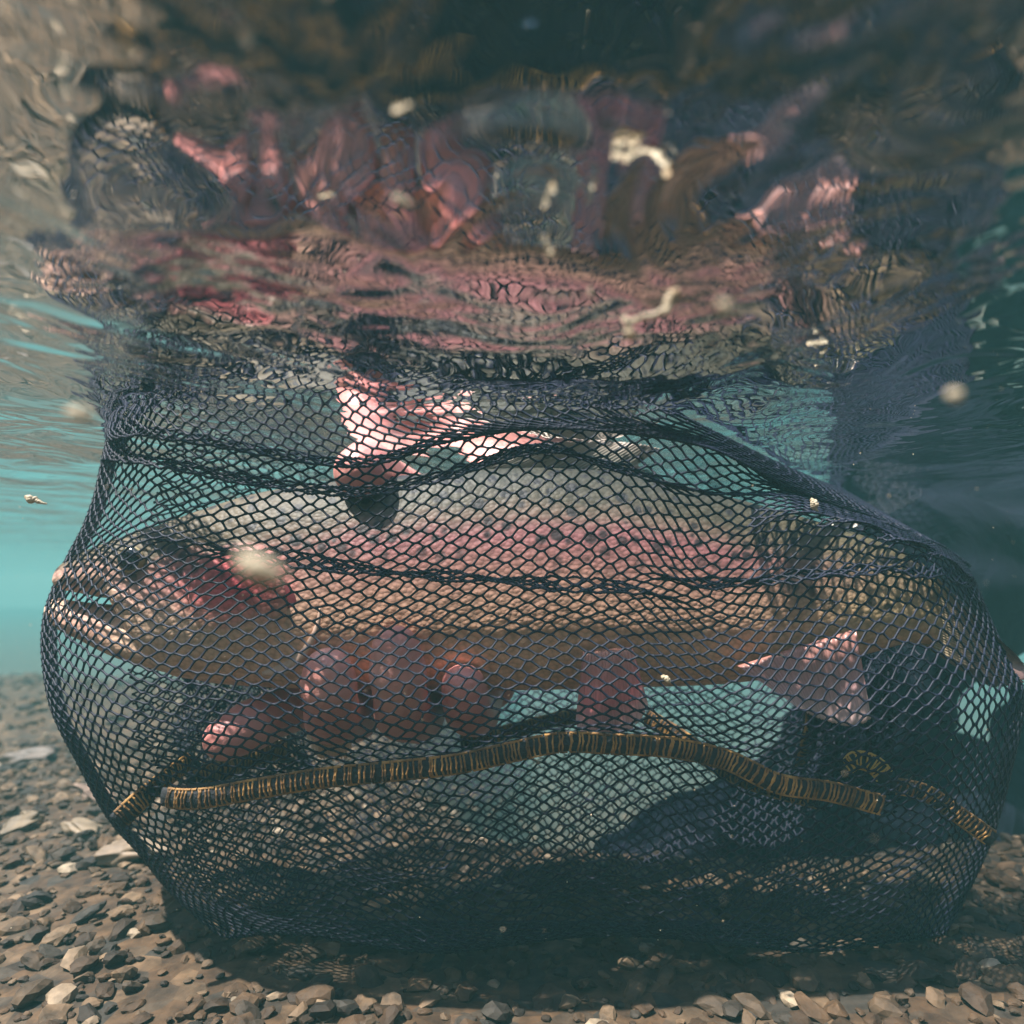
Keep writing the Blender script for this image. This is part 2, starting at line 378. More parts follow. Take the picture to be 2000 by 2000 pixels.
# fins
def fin_mat(name, c0, c1, tip, spots=False, rays=26):
    m, N, L, b = mat(name, rough=0.4)
    uv = N.new('ShaderNodeUVMap'); sep = N.new('ShaderNodeSeparateXYZ'); L.new(uv.outputs[0], sep.inputs[0])
    r = ramp(N, [(0.0, c0), (0.6, c1), (1.0, tip)]); L.new(sep.outputs[1], r.inputs[0])
    nz = N.new('ShaderNodeTexNoise'); nz.inputs['Scale'].default_value = 5; mp = N.new('ShaderNodeMapping'); mp.inputs['Scale'].default_value = (rays*0.6, 0.6, 1)
    L.new(uv.outputs[0], mp.inputs[0]); L.new(mp.outputs[0], nz.inputs['Vector'])
    st = ramp(N, [(0.3, g(0.72)), (0.7, g(1.2))]); L.new(nz.outputs[0], st.inputs[0])
    c = mixc(N, L, 0.9, r.outputs[0], st.outputs[0], 'MULTIPLY')
    if spots:
        tc = N.new('ShaderNodeTexCoord'); vo = N.new('ShaderNodeTexVoronoi'); vo.inputs['Scale'].default_value = 170; L.new(tc.outputs['Object'], vo.inputs['Vector'])
        sp = math_(N, L, 'MULTIPLY', math_(N, L, 'SUBTRACT', 0.34, vo.outputs['Distance']), 8.0, True)
        c = mixc(N, L, math_(N, L, 'MULTIPLY', sp, 0.85), c, (0.02, 0.018, 0.02))
    L.new(c, b.inputs['Base Color'])
    return m
def fin(name, root0, root1, tip1, tip0, Y0, Ytip, material, parent, rays=22, mid=None, ragged=0.04, curve=0.0, rnd=0.12):
    """fan of rays between a root edge and a tip edge (photo pixels), with real thickness"""
    nu, nv = rays*6, 26; r0, r1, t0, t1 = map(lambda p: np.array(p, float), (root0, root1, tip0, tip1))
    rr = np.random.default_rng(len(name)+rays)
    rag = np.array([rr.random() for _ in range(rays+2)])
    V = []; UV = []; 
    for side in (-1, 1):
        for j in range(nv+1):
            v = j/nv
            for i in range(nu+1):
                u = i/nu; R = r0+(r1-r0)*u; T = t0+(t1-t0)*u
                if mid is not None: T = T+np.array(mid, float)*(1-(2*u-1)**2)
                ln = (1-ragged*rag[int(u*rays)]*(1+0.6*math.sin(u*rays*6.28)))*(1-rnd*abs(2*u-1)**3.5)
                P = R+(T-R)*v*ln; P = P+np.array([0, curve])*math.sin(v*math.pi)
                Y = Y0+(Ytip-Y0)*v**.45+0.0035*math.sin(u*9+v*3)*v
                ridge = 0.5+0.5*math.cos(u*rays*2*math.pi)
                th = (0.0026*(1-v)+0.0006)*0.5+0.0004*ridge*(1-0.7*v)
                V.append(W(P[0], P[1], Y+side*th)); UV.append((u, v))
    F = []; n1 = (nu+1)*(nv+1)
    for j in range(nv):
        for i in range(nu):
            a = j*(nu+1)+i; F.append((a, a+1, a+nu+2, a+nu+1)); F.append((n1+a, n1+a+nu+1, n1+a+nu+2, n1+a+1))
    for i in range(nu):
        a = nv*(nu+1)+i; F.append((a, a+1, n1+a+1, n1+a)); F.append((i+1, i, n1+i, n1+i+1))
    for j in range(nv):
        a = j*(nu+1); F.append((a+nu+1, a, n1+a, n1+a+nu+1)); a += nu; F.append((a, a+nu+1, n1+a+nu+1, n1+a))
    return mesh_obj(name, np.array(V), F, material, parent, uv=UV)
pk = fin_mat('pelvic_fin', (0.44, 0.20, 0.15), (0.52, 0.14, 0.14), (0.50, 0.32, 0.28))
an = fin_mat('anal_fin', (0.34, 0.15, 0.12), (0.40, 0.23, 0.23), (0.46, 0.33, 0.31))
pc = fin_mat('pectoral_fin', (0.45, 0.20, 0.12), (0.42, 0.22, 0.12), (0.60, 0.42, 0.30))
tl = fin_mat('tail_fin', (0.33, 0.26, 0.15), (0.27, 0.19, 0.15), (0.16, 0.09, 0.09), True)
df = fin_mat('dorsal_fin', (0.26, 0.24, 0.20), (0.30, 0.27, 0.22), (0.42, 0.34, 0.28), True)
fin('pectoral_fin', (596,1300), (640,1290), (694,1482), (600,1468), 0.480, 0.474, pc, fish, 16, mid=(0, 14))
fin('pelvic_fin', (1138,1272), (1236,1262), (1272,1400), (1120,1448), 0.452, 0.434, pk, fish, 18, mid=(0, 22), rnd=.16)
fin('pelvic_fin', (1150,1300), (1250,1290), (1240,1400), (1160,1430), 0.530, 0.545, pk, fish, 18, mid=(0, 18))
fin('anal_fin', (1440,1300), (1672,1228), (1706,1428), (1535,1366), 0.455, 0.440, an, fish, 24, mid=(-14, 10), ragged=0.02)
fin('tail_fin', (1812,1262), (1800,1098), (1965,1262), (1995,1352), 0.500, 0.475, tl, fish, 30, mid=(26, 0), ragged=0.03)
fin('tail_fin', (1780,1245), (1835,1180), (1985,1335), (1915,1335), 0.502, 0.490, tl, fish, 24, mid=(0, 10), ragged=0.03)
fin('dorsal_fin', (880,922), (1215,930), (1300,868), (1050,862), 0.500, 0.492, df, fish, 30, mid=(0, -4), ragged=0.05)
fin('adipose_fin', (1600,1026), (1650,1040), (1690,1018), (1640,1008), 0.500, 0.500, df, fish, 6)

# ------------------------------------------------------------------ the person: hand and waders
person = empty('person', W(1900, 1500, 0.95), 'kneeling angler in dark waders, bare hand closed around the trout', 'person')
def flesh():
    m, N, L, b = mat('skin', rough=0.42)
    tc = N.new('ShaderNodeTexCoord'); n = N.new('ShaderNodeTexNoise'); n.inputs['Scale'].default_value = 28; n.inputs['Detail'].default_value = 5
    L.new(tc.outputs['Object'], n.inputs['Vector'])
    r = ramp(N, [(0.3, (0.58, 0.18, 0.165)), (0.5, (0.66, 0.27, 0.235)), (0.72, (0.70, 0.36, 0.31))]); L.new(n.outputs[0], r.inputs[0])
    L.new(r.outputs[0], b.inputs['Base Color'])
    b.inputs['Subsurface Weight'].default_value = 0.15; b.inputs['Subsurface Radius'].default_value = (0.004, 0.0015, 0.001); b.inputs['Subsurface Scale'].default_value = 1.0
    wv = N.new('ShaderNodeTexNoise'); wv.inputs['Scale'].default_value = 380; wv.inputs['Detail'].default_value = 3; L.new(tc.outputs['Object'], wv.inputs['Vector'])
    bp = N.new('ShaderNodeBump'); bp.inputs['Strength'].default_value = 0.6; bp.inputs['Distance'].default_value = 0.001
    L.new(wv.outputs[0], bp.inputs['Height']); L.new(bp.outputs[0], b.inputs['Normal'])
    return m
def capsules(chains, name, material, parent, voxel, smooth_it=6, wrinkle=0):
    Vs, Fs, off = [], [], 0; IVs, IFs = ico(3)
    for ch in chains:
        for (p, r), (q, s) in zip(ch[:-1], ch[1:]):
            p = np.array(p); q = np.array(q); n = 24; Lq = np.linalg.norm(q-p); m_ = max(2, int(Lq/(0.35*min(r, s)))+1)
            for k in range(m_+1):
                t = k/m_; c = p+(q-p)*t; rr = r+(s-r)*t
                Vs.append(IVs*rr+c); Fs.append(IFs+off); off += len(IVs)
    o = mesh_obj(name, np.concatenate(Vs), np.concatenate(Fs), material, parent)
    rm = o.modifiers.new('remesh', 'REMESH'); rm.mode = 'VOXEL'; rm.voxel_size = voxel; rm.use_smooth_shade = True
    sm = o.modifiers.new('smooth', 'SMOOTH'); sm.iterations = smooth_it; sm.factor = 0.6
    dg = bpy.context.evaluated_depsgraph_get(); me2 = bpy.data.meshes.new_from_object(o.evaluated_get(dg))
    o.modifiers.clear(); o.data = me2
    for p in me2.polygons: p.use_smooth = True
    if wrinkle:
        nv = len(me2.vertices); co = np.empty(nv*3, np.float32); me2.vertices.foreach_get('co', co); co = co.reshape(-1, 3)
        nr = np.empty(nv*3, np.float32); me2.vertices.foreach_get('normal', nr); nr = nr.reshape(-1, 3)
        w_ = sines(co[:, 0]+.3*co[:, 2], co[:, 2]*1.4+.3*co[:, 1], .03, .12, 14, 4)*40
        co += nr*(w_*wrinkle)[:, None]; me2.vertices.foreach_set('co', co.ravel()); me2.update()
    if not me2.materials: me2.materials.append(material)
    return o
def q(px, py, Y, r): return (W(px, py, Y), S*r)
wrist = q(1120, 905, 0.60, .040)
palm = q(860, 1120, 0.590, .036)
hand = [
 [q(1330,780,0.78,.060), q(1210,850,0.68,.050), wrist, q(980,990,0.595,.044), palm],
 [q(980,990,.595,.042), q(760,1250,.585,.030)], [palm, q(720,1330,.575,.026)], [q(960,1010,.597,.040), q(950,1330,.575,.026)], [palm, q(840,1340,.575,.028)],
 [q(700,1250,.585,.026), q(690,1340,.568,.023), q(580,1375,.530,.0205), q(530,1398,.508,.0182), q(492,1416,.490,.0190), q(440,1444,.476,.0152)],      # index, pointing down left
 [q(740,1330,.578,.024), q(690,1398,.535,.021), q(650,1398,.470,.0200), q(646,1368,.452,.0178), q(642,1338,.442,.0186), q(641,1312,.438,.0158)],       # middle
 [q(840,1335,.578,.024), q(815,1400,.535,.021), q(787,1392,.468,.0200), q(781,1352,.450,.0180), q(777,1312,.440,.0190), q(773,1268,.434,.0156)],       # ring
 [q(940,1325,.578,.022), q(930,1392,.535,.019), q(917,1388,.480,.0180), q(911,1368,.460,.0166), q(905,1340,.453,.0150)],       # little
 [q(960,1020,.590,.034), q(885,1000,.588,.026), q(810,975,.580,.0215), q(755,940,.548,.0200), q(718,912,.500,.0200), q(704,922,.470,.0185)],      # thumb over the back
]
skinm = flesh()
capsules(hand, 'body', skinm, person, 0.0011, 5)
wm, N, L, b = mat('wader_fabric', (0.016, 0.020, 0.036), 0.95, 0.1)
tc = N.new('ShaderNodeTexCoord'); nz = N.new('ShaderNodeTexNoise'); nz.inputs['Scale'].default_value = 18; nz.inputs['Detail'].default_value = 5; nz.inputs['Distortion'].default_value = 1.0
L.new(tc.outputs['Object'], nz.inputs['Vector']); bp = N.new('ShaderNodeBump'); bp.inputs['Distance'].default_value = 0.012; L.new(nz.outputs[0], bp.inputs['Height']); L.new(bp.outputs[0], b.inputs['Normal'])
rr = ramp(N, [(0.3, (0.003, 0.004, 0.009)), (0.7, (0.008, 0.010, 0.019))]); L.new(nz.outputs[0], rr.inputs[0]); L.new(rr.outputs[0], b.inputs['Base Color'])
legs = [
 [q(2420,900,1.12,.17), q(2100,1060,1.0,.15), q(1810,1120,.90,.125), q(1745,1250,.90,.105), q(1690,1410,.88,.088), q(1640,1500,.87,.080),  q(1600,1560,.86,.085)],
 [q(1860,1640,.87,.085), q(1600,1620,.86,.095), q(1430,1670,.84,.085), q(1290,1710,.82,.08)],
 [q(1800,1560,.93,.10), q(1990,1640,1.0,.12), q(2150,1600,1.05,.14)],
 [q(2350,900,1.3,.16), q(2260,1150,1.2,.13), q(2240,1400,1.2,.1), q(2160,1440,1.12,.08), q(2040,1450,1.05,.07)],
]
capsules(legs, 'waders', wm, person, 0.005, 8, 0.006)
slv, *_ = mat('sleeve_fabric', (0.03, 0.035, 0.05), 0.8)
capsules([[q(1225,842,.69,.060), q(1400,740,.84,.072)]], 'sleeve', slv, person, 0.003, 4)
jack, *_ = mat('jacket_fabric', (0.03, 0.035, 0.05), 0.8)
T_ = lambda x, y, z, r_: (np.array([x, y, z])*S, r_*S)
capsules([[T_(1.12,1.25,.30,.20), T_(.98,1.1,.55,.21), T_(.80,.98,.78,.19)], [T_(.80,.90,.80,.10), T_(.50,.95,.52,.085), T_(.27,.85,.26,.075)], [T_(.72,.88,.86,.09), T_(.66,.82,.98,.11)]], 'jacket', jack, person, 0.008, 6)

# ------------------------------------------------------------------ landing net
net = empty('landing_net', W(1000, 1500, 0.55), 'black honeycomb mesh landing net bag with orange stitched seams holding the trout', 'net')
def cord_mat():
    m, N, L, b = mat('net_cord', (0.010, 0.012, 0.026), 0.6, 0.35)
    tc = N.new('ShaderNodeTexCoord'); n = N.new('ShaderNodeTexNoise'); n.inputs['Scale'].default_value = 90; n.inputs['Detail'].default_value = 3; L.new(tc.outputs['Object'], n.inputs['Vector'])
    r = ramp(N, [(0.35, (0.003, 0.004, 0.014)), (0.7, (0.008, 0.010, 0.028))]); L.new(n.outputs[0], r.inputs[0]); L.new(r.outputs[0], b.inputs['Base Color'])
    return m
cord = cord_mat()
PU, PV = S*0.0072, S*0.0080      # mesh pitch
def sheet(name, G, parent, rad=S*0.00080, jit=0.10, warp=0.0, seed=1, material=cord, pu=PU, pv=PV):
    G = np.asarray(G, float); R, C, _ = G.shape
    ku = np.r_[0, np.cumsum(np.median(np.linalg.norm(np.diff(G, axis=1), axis=2), axis=0))]
    kv = np.r_[0, np.cumsum(np.median(np.linalg.norm(np.diff(G, axis=0), axis=2), axis=1))]
    nu, nv = int(ku[-1]/pu), int(kv[-1]/pv)
    M = 700; T = hermite(kv, G, np.linspace(0, kv[-1], M))
    arc = np.r_[np.zeros((1, C)), np.cumsum(np.linalg.norm(np.diff(T, axis=0), axis=2), axis=0)]; arc /= arc[-1]
    ref = np.linspace(0, 1, M); arc = 0.85*arc+0.15*ref[:, None]
    T = np.stack([np.stack([np.interp(ref, arc[:, c], T[:, c, k]) for k in range(3)], -1) for c in range(C)], 1)
    T = hermite(ku, np.transpose(T, (1, 0, 2)), np.linspace(0, ku[-1], M))   # T[u,v]
    def ev(u, v):
        a = np.clip(u/nu, 0, 1)*(M-1.001); b_ = np.clip(v/nv, 0, 1)*(M-1.001)
        i = a.astype(int); j = b_.astype(int); fa = (a-i)[..., None]; fb = (b_-j)[..., None]
        P = T[i, j]*(1-fa)*(1-fb)+T[i+1, j]*fa*(1-fb)+T[i, j+1]*(1-fa)*fb+T[i+1, j+1]*fa*fb
        if warp:
            P = P+warp*np.stack([sines(P[..., 0]+.3*P[..., 1], P[..., 2], .03, .12, 10, seed+k)*2*math.pi/.06 for k in range(3)], -1)*np.array([.7, 1.4, .7])
        return P
    r = np.random.default_rng(seed); I, J = np.meshgrid(np.arange(nu+1), np.arange(nv+1), indexing='ij')
    jx = (r.random(I.shape)-.5)*jit*2; jy = (r.random(I.shape)-.5)*jit*2
    cx = I+jx; cyv = J+0.5*(I % 2)+jy; hb = 0.15+0.05*r.random(I.shape)
    Lp = ev(cx-hb, cyv); Rp = ev(cx+hb, cyv+0.04*jx)
    P0, P1, ra, rb = [], [], [], []
    def add(a, b_, r0, r1):
        a = a.reshape(-1, 3); b_ = b_.reshape(-1, 3); ok = np.linalg.norm(a-b_, axis=1) > 1e-5
        P0.append(a[ok]); P1.append(b_[ok]); ra.append(np.full(ok.sum(), r0)); rb.append(np.full(ok.sum(), r1))
    add(Lp, Rp, rad*1.12, rad*1.12)
    ev_, od = slice(0, nu, 2), slice(1, nu, 2)
    for i in range(nu):
        if i % 2 == 0:    # right node of i (at j) joins left nodes of i+1 at j and j-1
            add(Rp[i, :], Lp[i+1, :], rad, rad); add(Rp[i, 1:], Lp[i+1, :-1], rad, rad)
        else:
            add(Rp[i, :], Lp[i+1, :], rad, rad); add(Rp[i, :-1], Lp[i+1, 1:], rad, rad)
    P0, P1 = np.concatenate(P0), np.concatenate(P1)
    V, F = tubes(P0, P1, np.concatenate(ra), np.concatenate(rb))
    return mesh_obj(name, V, F, material, parent)
def pw(xs, ys): return lambda x: float(np.interp(x, xs, ys))
foldA = pw([150,200,330,480,620,700,850,1000,1080,1250,1500,1700,1850,1990],[900,885,905,937,955,962,935,882,872,925,985,1018,1085,1200])
foldB = pw([150,240,400,600,720,850,1000,1300,1420,1540,1700,1850,1990],[860,838,862,900,905,862,828,836,880,948,1000,1062,1180])
foldC = pw([90,250,340,620,1000,1250,1500,1700,1850,1950,1990],[1062,1046,1056,1104,1136,1150,1132,1112,1125,1210,1290])
tapeD = pw([200,330,500,700,800,900,1000,1100,1200,1300,1400,1500,1600,1720,1850,1990],[1600,1560,1540,1515,1500,1490,1468,1450,1453,1460,1482,1518,1540,1568,1590,1600])
Lft = pw([640,800,850,1000,1100,1180,1250,1320,1430,1600,1750,1900],[238,232,222,188,132,102,86,96,132,222,345,470])
Rgt = pw([640,950,1018,1085,1140,1220,1340,1420,1500,1640,1750,1900],[1500,1560,1700,1855,1900,1952,1990,1985,1965,1930,1880,1800])
FR = [0, .02, .06, .12, .20, .30, .40, .50, .60, .70, .80, .87, .93, .975, 1.0]
sm = lambda x, a, b_: (lambda t: t*t*(3-2*t))(min(1, max(0, (x-a)/(b_-a))))
def row(kind, yf, Yf, zfix=None):
    out = []; ymid = yf(1000)
    # left end turned back
    for f in [-0.5]+FR+[1.5]:
        back = 0.0
        ff = min(max(f, 0), 1)
        if kind == 'top':
            L0, R0 = 236, 1640
        else:
            L0, R0 = Lft(yf(200)), Rgt(yf(1900))
        x = L0+(R0-L0)*ff; y = yf(x)
        if f < 0: x, back = L0+16, .10
        if f > 1: x, back = R0-16, .10
        edge = 0.05*(max(0, 0.10-ff)/0.10)**2+0.05*(max(0, ff-0.90)/0.10)**2
        Y = Yf(x)+edge+back
        if zfix is not None:
            z = 0.094+(zfix-0.094)*(1-0.95*sm(x, 1080, 1330)); Y = Yf(x)+edge+back; out.append(np.array([S*(x-1000)*K*Y, S*Y, S*z]))
        else: out.append(W(x, y, Y))
    return out
sm = lambda x, a, b_: (lambda t: t*t*(3-2*t))(min(1, max(0, (x-a)/(b_-a))))
bk = lambda x: 0.34*sm(x, 1300, 1720)
dR = lambda x: 1-.95*sm(x, 1280, 1460)
aC = lambda x: sm(x, 320, 460)*(1-.8*sm(x, 1750, 1900))
Yb = lambda x: .410+.020*math.sin(x/260.)
rows = [
 row('top', lambda x: 660, lambda x: .405+bk(x), 0.150),
 row('top', lambda x: 760, lambda x: .402+bk(x), 0.118),
 row('top', lambda x: 820, lambda x: .398+.85*bk(x), 0.095),
 row('f', lambda x: foldB(x)+8, lambda x: .402+.30*bk(x)),
 row('f', lambda x: foldB(x)+8-18*dR(x), lambda x: .417+.30*bk(x)),
 row('f', lambda x: foldB(x)+10+8*dR(x), lambda x: .420+.26*bk(x)),
 row('f', lambda x: max(foldB(x)+26, foldA(x)-14), lambda x: .418+.12*bk(x)),
 row('f', lambda x: foldA(x)+4+8*dR(x), lambda x: .424-.016*dR(x)),
 row('f', lambda x: foldA(x)+10-16*dR(x), lambda x: .426),
 row('f', lambda x: foldA(x)+24, lambda x: .430),
 row('f', lambda x: .5*foldA(x)+.5*foldC(x), lambda x: .428),
 row('f', lambda x: foldC(x)-22, lambda x: .428),
 row('f', lambda x: foldC(x)+14*aC(x)-10*(1-aC(x)), lambda x: .428-.012*aC(x)),
 row('f', lambda x: foldC(x)-12*aC(x)+2*(1-aC(x)), lambda x: .428+.003*aC(x)),
 row('f', lambda x: foldC(x)+26, lambda x: .428+.004*aC(x)),
 row('f', lambda x: .5*foldC(x)+.5*1330, lambda x: .421),
 row('f', lambda x: 1325+.00003*(x-1000)**2, lambda x: .409),
 row('f', lambda x: .35*1330+.65*tapeD(x), lambda x: .414),
 row('f', lambda x: tapeD(x), lambda x: .428),
 row('f', lambda x: 1665+10*math.sin(x/90), lambda x: .440+.008*math.sin(x/70)),
 row('f', lambda x: 1755+14*math.sin(x/75+1), lambda x: .455+.012*math.sin(x/60+2)),
 row('f', lambda x: 1832+16*math.sin(x/110), lambda x: .470+.012*math.sin(x/80)),
 row('f', lambda x: 1800, lambda x: .545),
]
rows = np.array(rows)
sheet('front_mesh', rows, net, seed=3, warp=0.0)
# back and floor of the bag
XL = lambda z: float(np.interp(z, [-.3,-.16,-.10,-.041,0,.05,.1,.15], [-.24,-.262,-.292,-.308,-.298,-.275,-.262,-.258]))
XR = lambda z: float(np.interp(z, [-.3,-.175,-.13,-.07,0,.05,.1,.15], [.26,.305,.318,.330,.33,.40,.47,.48]))
def brow(z, Yc, wid=1.0, zw=0.0):
    out = []
    for f in np.linspace(0, 1, 19):
        e = abs(2*f-1); xl, xr = XL(z)*wid, XR(z)*wid
        Y = 0.52+(Yc-0.52)*(1-e**5) if Yc > .52 else Yc
        Y += (0.25*max(0, f-.55)/.45 if z > 0.03 else 0) + 0.018*math.sin(f*23+z*9)*(1-e**4)
        out.append(np.array([S*(xl+(xr-xl)*f), S*Y, S*(z+zw*math.sin(f*14+Yc*8)*(1-e**4))]))
    return out
back = np.array([brow(.155,.80), brow(.10,.79), brow(.04,.78), brow(-.03,.76,1,.006), brow(-.08,.74,1,.012), brow(-.125,.71,1,.014), brow(-.16,.68,.98,.012),
                 brow(-.20,.64,.97,.012), brow(-.235,.60,.94,.008), brow(-.262,.57,.88,.002)])
sheet('back_mesh', back, net, seed=9, rad=S*0.00078, warp=0.0030*S, jit=.16)
# loose gathered fold of netting at the left and right inner corners
def drape(cx, cyp, wpx, hpx, Y, seed):
    rws = []
    for j in range(7):
        v = j/6; r_ = []
        for i in range(12):
            u = i/11
            r_.append(W(cx+wpx*(u-.5)+14*math.sin(j*1.7+seed), cyp+hpx*(v-.5)+10*math.sin(i*1.3+seed*2), Y+.022*math.sin(i*1.9+j*.7+seed)+.02*v))
        rws.append(r_)
    sheet('gathered_mesh', np.array(rws), net, seed=seed, rad=S*0.0009, warp=0.003*S, jit=.2)
drape(480, 1440, 240, 230, .60, 31); drape(1660, 1420, 180, 260, .56, 33)

# seams: black tape with orange ladder stitching
tape_m, N, L, b = mat('seam_tape', (0.012, 0.012, 0.016), 0.8)
tc = N.new('ShaderNodeTexCoord'); nz = N.new('ShaderNodeTexNoise'); nz.inputs['Scale'].default_value = 900; L.new(tc.outputs['Object'], nz.inputs['Vector'])
bp = N.new('ShaderNodeBump'); bp.inputs['Distance'].default_value = 0.0005; L.new(nz.outputs[0], bp.inputs['Height']); L.new(bp.outputs[0], b.inputs['Normal'])
st_m, N, L, b = mat('orange_thread', (0.36, 0.17, 0.04), 0.7)
tc = N.new('ShaderNodeTexCoord'); nz = N.new('ShaderNodeTexNoise'); nz.inputs['Scale'].default_value = 140; nz.inputs['Detail'].default_value = 5; L.new(tc.outputs['Object'], nz.inputs['Vector'])
rr = ramp(N, [(0.32, (0.03, 0.014, 0.006)), (0.5, (0.20, 0.095, 0.025)), (0.72, (0.48, 0.26, 0.07))]); L.new(nz.outputs[0], rr.inputs[0]); L.new(rr.outputs[0], b.inputs['Base Color'])
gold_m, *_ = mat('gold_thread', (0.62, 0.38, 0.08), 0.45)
def seam(pts, w=0.0125, label=None, thread=st_m, sparse=1.0, face=-1):
    P = [W(*p) for p in pts]; ln = sum(np.linalg.norm(P[i+1]-P[i]) for i in range(len(P)-1)); n = max(20, int(ln/0.0012))
    V, F, C, A, B, R, T = path_tube(P, S*w/2, 14, n, flat=(0.42, 1.0))
    t = mesh_obj('seam_tape', V, F, tape_m, net)
    if label: t['label'] = label
    # dark rolled hem along the upper edge
    # stitches
    k = np.r_[0, np.cumsum(np.linalg.norm(np.diff(C, axis=0), axis=1))]; step = S*0.0029*sparse; qs = np.arange(step, k[-1]-step/2, step)
    P0, P1 = [], []
    r = np.random.default_rng(int(ln*1e4) % 1000)
    def at(s, a):     # a: angle round the section, face side is -A or +A depending on which looks to the camera
        i = np.interp(s, k, np.arange(len(k))); j = min(int(i), len(k)-2); f = i-j
        c = C[j]*(1-f)+C[j+1]*f; AA = A[j]*(1-f)+A[j+1]*f; BB = B[j]*(1-f)+B[j+1]*f; sg = -1 if AA[1] > 0 else 1
        return c+(AA*sg*math.cos(a)*0.42*1.12+BB*math.sin(a)*1.04)*S*w/2
    for s in qs:
        s2 = s+step*(r.random()-.5)*.9
        an_ = np.radians([-84, -50, -20, 10, 40, 72])
        pp = [at(s2+step*.12*math.sin(x_*2)+step*(r.random()-.5)*.35, x_) for x_ in an_]
        for a_, b_ in zip(pp[:-1], pp[1:]): P0.append(a_); P1.append(b_)
        for ang in (-78, 66, 74):                       # edge threads joining the rungs
            P0.append(at(s2, math.radians(ang))); P1.append(at(min(s2+step, k[-1]), math.radians(ang+(r.random()-.5)*8)))
    V, F = tubes(np.array(P0), np.array(P1), S*0.00068, S*0.00068, prof=(1.1, .9, .9, 1.1))
    mesh_obj('stitching', V, F, thread, t)
seam([(318,1556,.420),(360,1560,.418),(500,1540,.418),(620,1520,.418),(760,1506,.418),(900,1490,.418),(1000,1468,.418),(1090,1450,.418),(1200,1453,.418),(1320,1461,.418),(1420,1484,.419),(1520,1530,.421),(1620,1545,.423),(1722,1572,.426)], .0118)
seam([(228,1606,.430),(275,1560,.440),(320,1522,.455),(365,1488,.48)], .013)
seam([(1738,1533,.46),(1800,1545,.452),(1870,1590,.445),(1940,1640,.44)], .0105)
seam([(372,1530,.50),(440,1500,.54),(520,1468,.58),(560,1462,.60)], .0165, thread=st_m)
seam([(900,1450,.62),(1010,1425,.64),(1100,1402,.66),(1130,1398,.67)], .014, thread=st_m)
seam([(1262,1400,.60),(1330,1440,.58),(1410,1500,.55),(1500,1535,.52),(1600,1560,.50)], .0145, thread=st_m)
seam([(1575,1385,.56),(1572,1440,.555),(1560,1505,.55)], .0115, thread=st_m)
seam([(1645,1500,.50),(1670,1484,.50),(1710,1496,.50),(1730,1520,.50)], .013, label='seam tape with bright gold stitching', thread=gold_m)
# rolled hem above the long front seam
hem = [W(x, tapeD(x)-16, .421) for x in range(340, 1500, 40)]
V, F, *_ = path_tube(hem, S*.0022, 8, 240); o = mesh_obj('rolled_hem', V, F, tape_m, net)

# ------------------------------------------------------------------ drifting bits
pale, N, L, b = mat('pale_debris', (0.62, 0.52, 0.36), 0.7)
tc = N.new('ShaderNodeTexCoord'); nz = N.new('ShaderNodeTexNoise'); nz.inputs['Scale'].default_value = 300; L.new(tc.outputs['Object'], nz.inputs['Vector'])
rr = ramp(N, [(0.3, (0.28, 0.18, 0.09)), (0.6, (0.48, 0.40, 0.28))]); L.new(nz.outputs[0], rr.inputs[0]); L.new(rr.outputs[0], b.inputs['Base Color'])
def bit(name, label, cat, chain, group=None, lump=0.5, m=pale, voxel=0.0004):
    Vs, Fs, off = [], [], 0; r = np.random.default_rng(abs(int(chain[0][0]*7+chain[0][1])) % 9999)
    for a_, b_ in zip(chain[:-1], chain[1:]):
        for k in range(7):
            t = k/6; c = W(*(np.array(a_[:3])*(1-t)+np.array(b_[:3])*t)); rad = (a_[3]*(1-t)+b_[3]*t)*K*a_[2]*S
            Vs.append(templates[r.integers(16)]*rad*(1-lump*.4+lump*.8*r.random())+c+(r.random(3)-.5)*rad*lump); Fs.append(IF+off); off += len(IV)
    base = W(*chain[0][:3]); o = mesh_obj(name, np.concatenate(Vs)-base, np.concatenate(Fs), m); o.location = Vector(base)
    o['label'] = label; o['category'] = cat
    if group: o['group'] = group
    return o
G_ = 'pale bits drifting in the water'
bit('plant_fragment', 'pale forked twig of debris drifting beneath the upper water surface', 'debris', [(1222,625,.20,8),(1232,658,.20,9),(1228,632,.20,7),(1262,618,.20,6),(1300,608,.20,8),(1316,570,.20,13)], G_)
bit('plant_fragment', 'short bent cream flake drifting near the top by the dark mirrored net', 'debris', [(772,386,.16,8),(785,394,.16,8),(806,402,.16,5)], G_)
bit('plant_fragment', 'upright cream scrap like a comma above the forked twig', 'debris', [(1062,462,.19,4),(1072,484,.19,5),(1078,500,.19,7)], G_)
bit('leaf_fragment', 'large blurred tan flake in front of the trout gill cover', 'debris', [(475,1095,.105,20),(508,1112,.105,26),(545,1126,.105,16)], G_, .3)
bit('leaf_fragment', 'soft white blob floating left of the net', 'debris', [(140,806,.14,11),(158,812,.14,13),(172,808,.14,9)], G_, .3)
bit('leaf_fragment', 'small yellowish curled scrap in open water left of the net', 'debris', [(52,972,.40,5),(62,974,.40,7),(75,980,.40,4),(90,984,.40,2)], G_)
bit('leaf_fragment', 'round pale blur right of the forked twig', 'debris', [(1412,598,.13,13),(1420,604,.13,12)], G_, .3)
bit('leaf_fragment', 'dim brown blur near the dark right edge', 'debris', [(1858,768,.13,11),(1868,772,.13,12)], G_, .3)
bit('plant_fragment', 'tiny white crumb between the comma scrap and the forked twig', 'debris', [(1152,566,.2,4),(1156,578,.2,4)], G_)
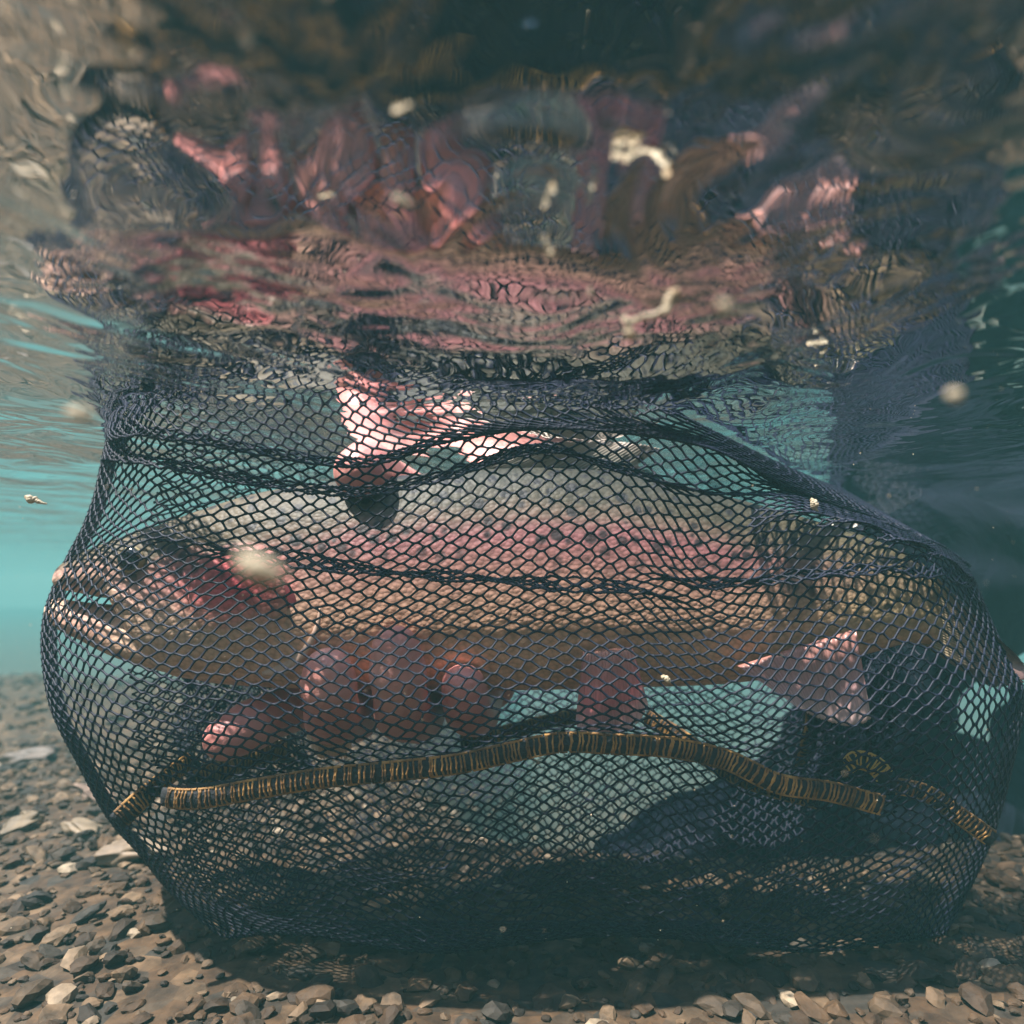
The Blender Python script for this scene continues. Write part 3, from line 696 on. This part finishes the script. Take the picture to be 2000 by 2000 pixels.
bit('plant_fragment', 'yellow green sprig caught on the net top over the trout back', 'debris', [(1588,978,.43,5),(1590,988,.43,7),(1594,998,.43,4)], G_)
bit('plant_fragment', 'cream crumb stuck on the net below the trout belly', 'debris', [(1298,1322,.40,6),(1306,1330,.40,5)], G_)
bit('plant_fragment', 'thin bright white splinter in the mirrored dark net', 'debris', [(630,568,.2,3),(650,566,.2,3)], G_)
def specks():
    Vs, Fs, off = [], [], 0; V1, F1 = ico(1); r = np.random.default_rng(5)
    for k in range(1800):
        Y = .16+1.2*r.random(); x = r.random()*2100-50; y = 340+1500*r.random(); p = W(x, y, Y)
        if p[2] > S*H-.004 or p[2] < S*BED+.01: continue
        Vs.append(V1*np.array([1, .8, .5+r.random()])*(.00010+.00040*r.random()**4)*(Y*1.4+.1)+p); Fs.append(F1+off); off += len(V1)
    o = mesh_obj('suspended_particles', np.concatenate(Vs), np.concatenate(Fs), pale)
    o['kind'] = 'stuff'; o['label'] = 'fine pale specks suspended in the water'; o['category'] = 'particles'
specks()
def pebble(px, Y, s, tint, label, seed, flat=.45, rot=0.0):
    m, N, L, b = mat('pebble', tint, 0.65); tc = N.new('ShaderNodeTexCoord'); n = N.new('ShaderNodeTexNoise'); n.inputs['Scale'].default_value = 120; n.inputs['Detail'].default_value = 6
    L.new(tc.outputs['Object'], n.inputs['Vector']); d = ramp(N, [(.3, tuple(c*.45 for c in tint)), (.65, tint)]); L.new(n.outputs[0], d.inputs[0]); L.new(d.outputs[0], b.inputs['Base Color'])
    V3, F3 = ico(4); P = stone_shape(V3, seed, .5, 6)*np.array([1.3, .9, flat])*s; a = rot
    R = np.array([[math.cos(a), 0, math.sin(a)], [0, 1, 0], [-math.sin(a), 0, math.cos(a)]]); X = S*(px-1000)*K*Y
    o = mesh_obj('pebble', P@R.T, F3, m); o.location = (X, S*Y, float(bed_z(np.array(X), np.array(S*Y)))+s*flat*.6)
    o['label'] = label; o['category'] = 'pebble'; o['group'] = 'larger pebbles on the river bed'
pebble(165, .70, .010, (.26, .19, .12), 'pale cream broken slab on the gravel just left of the net', 51, .35, .3)
pebble(40, .72, .010, (.16, .11, .06), 'tan angular stone at the left edge of the gravel', 52, .5, -.4)
pebble(70, .98, .016, (.12, .09, .07), 'dark rounded stone further back on the left gravel', 53)
pebble(190, .80, .011, (.26, .17, .12), 'pinkish chip of stone behind the cream slab', 54, .4, .5)
pebble(255, .64, .014, (.24, .17, .11), 'brown lumpy stone under the lower left of the net', 55)
